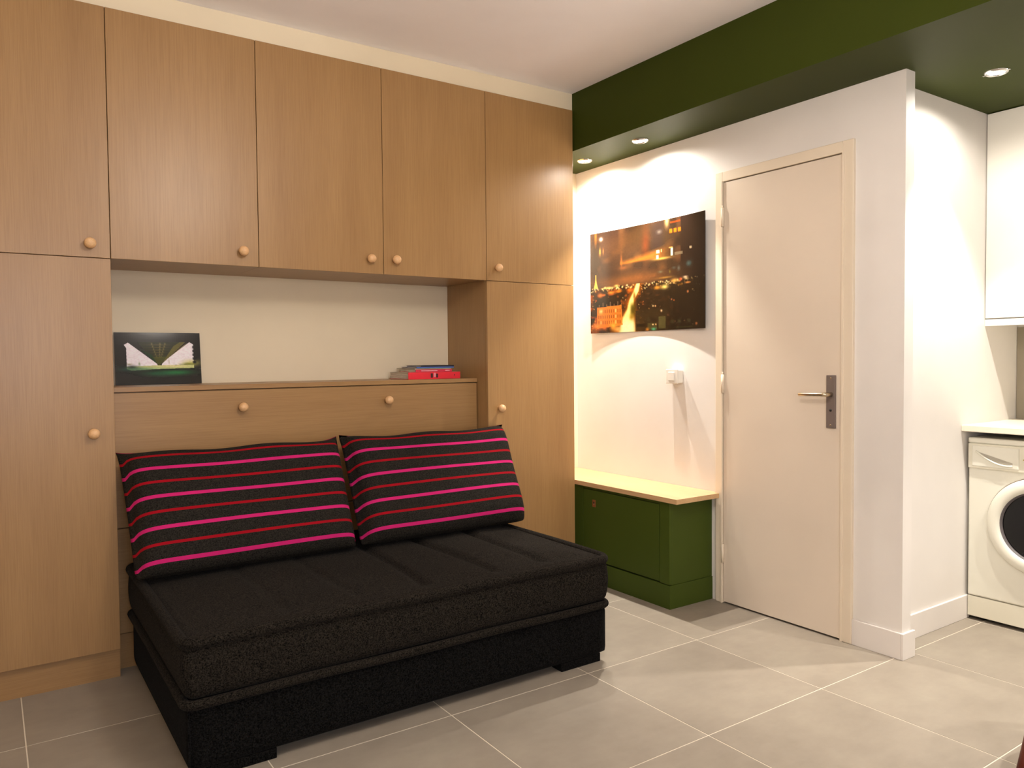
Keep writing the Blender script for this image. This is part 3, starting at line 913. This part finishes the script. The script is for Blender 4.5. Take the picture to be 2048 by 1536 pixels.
me = rounded_box_mesh('mattress', SX0 - 0.004, SX1 + 0.004, SY0 - 0.004, SY1 - 0.002, 0.236, MT, 0.030, 220, 60, 16, mat_fn)
mt = link('mattress', me, M['charcoal'], sofa)
def loop_pts(x0, x1, y0, y1, z, r, n=8, wob=0.0):
    pts = []
    for cx, cy, a0 in ((x1 - r, y1 - r, 0), (x0 + r, y1 - r, 90), (x0 + r, y0 + r, 180), (x1 - r, y0 + r, 270)):
        for k in range(n + 1):
            a = math.radians(a0 + 90 * k / n)
            pts.append((cx + r * math.cos(a), cy + r * math.sin(a), z))
    # add points along the straights
    out = []
    for i, p_ in enumerate(pts):
        q = pts[(i + 1) % len(pts)]
        d = math.dist(p_, q); m = max(1, int(d / 0.04))
        for j in range(m):
            t = j / m
            x, y = p_[0] + (q[0] - p_[0]) * t, p_[1] + (q[1] - p_[1]) * t
            out.append((x, y, z + wob * math.sin(x * 9 + y * 6)))
    return out
link('piping', tube_mesh('piping', loop_pts(SX0 - 0.006, SX1 + 0.006, SY0 - 0.006, SY1 - 0.004, MT - 0.010, 0.045, 8, 0.002), 0.0175, 12, True), M['charcoal'], mt)
link('piping', tube_mesh('piping', loop_pts(SX0 - 0.005, SX1 + 0.005, SY0 - 0.005, SY1 - 0.003, 0.229, 0.03, 8, 0.0015), 0.0145, 12, True), M['charcoal'], mt)

# ------------------------------------------------------------------ cushions
def cushion(x_bl, x_br, x_tl, x_tr, label, seed, dz=0.0, ymax=0.092):
    r_ = np.random.default_rng(seed)
    ph1, ph2, ph3 = r_.random(3) * 6.28
    cx = (x_bl + x_br + x_tl + x_tr) / 4
    NU, NV = 84, 60
    th = math.radians(32)
    Vd = Vector((0, math.sin(th), math.cos(th))); Nd = Vector((0, -math.cos(th), math.sin(th)))
    cen = Vector((0, -0.145, 0.636 + dz))
    HH = 0.272; TK = 0.098
    us = np.linspace(-1, 1, NU + 1); vs = np.linspace(-1, 1, NV + 1)
    V, S, F = [], [], []
    def place(u, v, side):
        fl = 0.032                                   # flange width as share of half size
        au, av = min(1, abs(u) / (1 - fl)), min(1, abs(v) / (1 - fl * 1.2))
        prof = max(0.0, (1 - au ** 13)) ** 0.42 * max(0.0, (1 - av ** 5.5)) ** 0.52
        t = TK * prof * (1.0 if side > 0 else 0.75) + 0.004
        t += 0.004 * prof * math.sin(3.1 * u + 4 * v + ph1) * side
        # outline: ears at the corners, sides slightly hollow
        ear = abs(u) ** 10 * abs(v) ** 10
        xm = ((x_bl + x_br) * (1 - v) + (x_tl + x_tr) * (1 + v)) / 4
        hw = ((x_br - x_bl) * (1 - v) + (x_tr - x_tl) * (1 + v)) / 4
        x = xm + hw * u * (1 - 0.008 * (1 - v * v) + (0.012 if v > 0 else -0.03) * ear)
        y = HH * v * (1 - 0.050 * (1 - abs(u) ** 9) * (1 if v > 0 else 0.2) + (0.03 if v > 0 else -0.04) * ear)
        y += 0.006 * math.sin(7 * u + ph2) * max(0, v) ** 4
        p = cen + Vector((x, 0, 0)) + Vd * y + Nd * (t * side)
        p += Nd * (-0.012 * ear)
        lim = 0.4345
        if p.z < lim + 0.03:
            e = p.z - lim
            p.z = lim + 0.03 * math.exp((e - 0.03) / 0.03)
        p.y = min(p.y, ymax)
        return p
    idx = {}
    for side in (1, -1):
        for j, v in enumerate(vs):
            for i, u in enumerate(us):
                if side < 0 and (i in (0, NU) or j in (0, NV)):
                    idx[(side, i, j)] = idx[(1, i, j)]; continue
                p = place(float(u), float(v), side if not (i in (0, NU) or j in (0, NV)) else 0)
                idx[(side, i, j)] = len(V); V.append(tuple(p))
                S.append((1 - v) * 0.5 * 9.0 + 0.07)
    for side in (1, -1):
        for j in range(NV):
            for i in range(NU):
                q = [idx[(side, i, j)], idx[(side, i + 1, j)], idx[(side, i + 1, j + 1)], idx[(side, i, j + 1)]]
                F.append(q if side > 0 else q[::-1])
    me = bpy.data.meshes.new('cushion_cover')
    me.from_pydata(V, [], F)
    at = me.attributes.new('stripe', 'FLOAT', 'POINT')
    at.data.foreach_set('value', S)
    shade(me)
    o = link('striped_cushion', me, M['stripe'], None, (cx, -0.25, 0.43))
    tag(o, label, 'cushion', 'striped cushions leaning on the sofa')
    return o
cushion(0.415, 1.246, 0.402, 1.269, 'dark cushion with pink and red stripes on the sofa end under the small photograph', 1)
cushion(1.260, 2.090, 1.284, 2.140, 'dark cushion with pink and red stripes on the sofa end under the books', 2, 0.004, -0.006)

# ------------------------------------------------------------------ kitchen corner
ct = empty('countertop', (3.9, -1.9, 0.859))
tag(ct, 'cream kitchen countertop over the washing machine', 'countertop')
box('slab', 3.630, XW - 0.001, -2.45, YR - 0.001, 0.860, 0.889, M['counter'], ct, 0.003)
sp = tag(box('splashback', XW - 0.006, XW - 0.0005, -2.45, YR - 0.002, 0.890, 1.336, M['splash']), 'grey kitchen splashback above the countertop', 'splashback')

uc = empty('wall_cupboard', (4.0, -1.8, 1.337))
tag(uc, 'white kitchen wall cupboard hung under the green soffit', 'cupboard')
UX = 3.838
box('body', UX + 0.020, XW - 0.001, -2.115, YR - 0.001, 1.368, ZS - 0.001, M['laminate'], uc)
box('door', UX, UX + 0.018, -2.113, YR - 0.004, 1.372, ZS - 0.004, M['laminate'], uc, 0.0015)
box('light_rail', UX + 0.004, UX + 0.022, -2.115, YR - 0.001, 1.337, 1.367, M['laminate'], uc, 0.001)

wm = empty('washing_machine', (3.95, -1.825, 0))
tag(wm, 'white front-loading washing machine under the kitchen counter', 'washing machine')
WXF, WYL, WYR = 3.672, -1.528, -2.122
box('body', WXF + 0.004, 4.16, WYR, WYL, 0.112, 0.822, M['enamel'], wm, 0.008, 3)
box('kick_panel', WXF + 0.006, WXF + 0.03, WYR + 0.002, WYL - 0.001, 0.018, 0.110, M['enamel2'], wm, 0.002)
box('plinth_back', WXF + 0.03, 4.15, WYR + 0.01, WYL - 0.01, 0.02, 0.112, M['gap'], wm)
for fy in (WYL - 0.05, WYR + 0.05):
    for fx in (WXF + 0.06, 4.10):
        link('foot', lathe_mesh('foot', [(0.02, 0.0), (0.02, 0.012), (0.01, 0.014), (0.01, 0.022)], (fx, fy, 0), (0, 0, 1), 16), M['black'], wm)
box('lid', WXF - 0.002, 4.16, WYR - 0.001, WYL + 0.001, 0.806, 0.832, M['enamel'], wm, 0.008, 3)
cp = box('control_panel', WXF - 0.006, WXF + 0.01, WYR + 0.001, WYL - 0.002, 0.694, 0.806, M['enamel2'], wm, 0.004, 3)
dr = box('detergent_drawer', WXF - 0.010, WXF, -1.740, WYL - 0.020, 0.704, 0.797, M['enamel'], wm, 0.004, 3)
# curved grip below the drawer front
bm = bmesh.new()
top_, bot_ = [], []
n = 22
for k in range(n + 1):
    t = k / n
    y = -1.566 - 0.150 * t
    top_.append((y, 0.772 - 0.040 * t))
    bot_.append((y, 0.772 - 0.050 * math.sin(math.pi * min(1, t * 0.62 + 0.0)) - 0.006 * t - (0.0 if k else 0)))
for k in range(n):
    q = [(WXF - 0.0108, *top_[k]), (WXF - 0.0108, *top_[k + 1]), (WXF - 0.0108, *bot_[k + 1]), (WXF - 0.0108, *bot_[k])]
    if abs(top_[k][1] - bot_[k][1]) < 1e-5 and abs(top_[k + 1][1] - bot_[k + 1][1]) < 1e-5: continue
    bm.faces.new([bm.verts.new(v) for v in q])
bmesh.ops.remove_doubles(bm, verts=bm.verts, dist=1e-5)
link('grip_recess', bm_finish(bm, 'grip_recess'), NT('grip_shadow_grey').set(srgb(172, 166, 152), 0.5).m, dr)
link('grip_lip', tube_mesh('grip_lip', [(WXF - 0.0125, y, z) for y, z in bot_], 0.0042, 8), M['enamel'], dr)
box('panel_badge', WXF - 0.0105, WXF - 0.004, -1.80, -1.757, 0.748, 0.754, NT('gold_badge').set(srgb(190, 160, 80), 0.3, 0.6).m, cp)
link('programme_dial', lathe_mesh('programme_dial', [(0.028, 0), (0.027, 0.014), (0.024, 0.018), (0.001, 0.018)], (WXF - 0.005, -2.02, 0.752), (-1, 0, 0), 32), M['enamel'], cp)
DYC, DZC = -1.822, 0.466
dd = link('door_ring', lathe_mesh('door_ring', [(0.210, 0.0), (0.209, 0.010), (0.203, 0.020), (0.188, 0.027), (0.168, 0.028), (0.155, 0.022), (0.150, 0.010), (0.149, 0.0)], (WXF + 0.003, DYC, DZC), (-1, 0, 0), 72, False), M['enamel'], wm)
k_ = NT('dark_porthole_glass').set(srgb(10, 10, 13), 0.05, 0, 0.3)
link('porthole_glass', lathe_mesh('porthole_glass', [(0.151, 0.006), (0.140, 0.010), (0.115, 0.016), (0.08, 0.022), (0.04, 0.026), (0.001, 0.027)], (WXF + 0.003, DYC, DZC), (-1, 0, 0), 64, False), k_.m, dd)
link('porthole_gasket', lathe_mesh('porthole_gasket', [(0.156, 0.020), (0.150, 0.016), (0.145, 0.008)], (WXF + 0.003, DYC, DZC), (-1, 0, 0), 64, False), NT('grey_gasket').set(srgb(96, 90, 90), 0.5).m, dd)
link('door_shadow_gap', lathe_mesh('door_shadow_gap', [(0.2125, 0.0), (0.2125, 0.0015), (0.2095, 0.0015)], (WXF + 0.003, DYC, DZC), (-1, 0, 0), 72, False), NT('door_gap_line').set(srgb(120, 100, 84), 0.6).m, dd)

# ------------------------------------------------------------------ stool at the picture's corner
st = empty('wooden_stool', (2.655, -2.452, 0))
tag(st, 'reddish brown wooden stool with splayed legs, only one leg showing', 'stool')
for sx_, sy_ in ((-1, 1), (1, 1), (1, -1), (-1, -1)):
    foot = Vector((2.655 + sx_ * 0.225, -2.452 + sy_ * 0.19, 0)); top = Vector((2.655 + sx_ * 0.13, -2.452 + sy_ * 0.13, 0.43))
    link('leg', tube_mesh('leg', [foot, foot.lerp(top, 0.4), top], 0.017, 14, radii=[0.014, 0.018, 0.020]), M['redwood'], st)
link('seat', lathe_mesh('seat', [(0.165, 0.0), (0.172, 0.006), (0.174, 0.016), (0.170, 0.026), (0.150, 0.029), (0.001, 0.027)], (2.655, -2.452, 0.43), (0, 0, 1), 48), M['redwood'], st)

for o in bpy.data.objects:
    if '_base' in o: del o['_base']
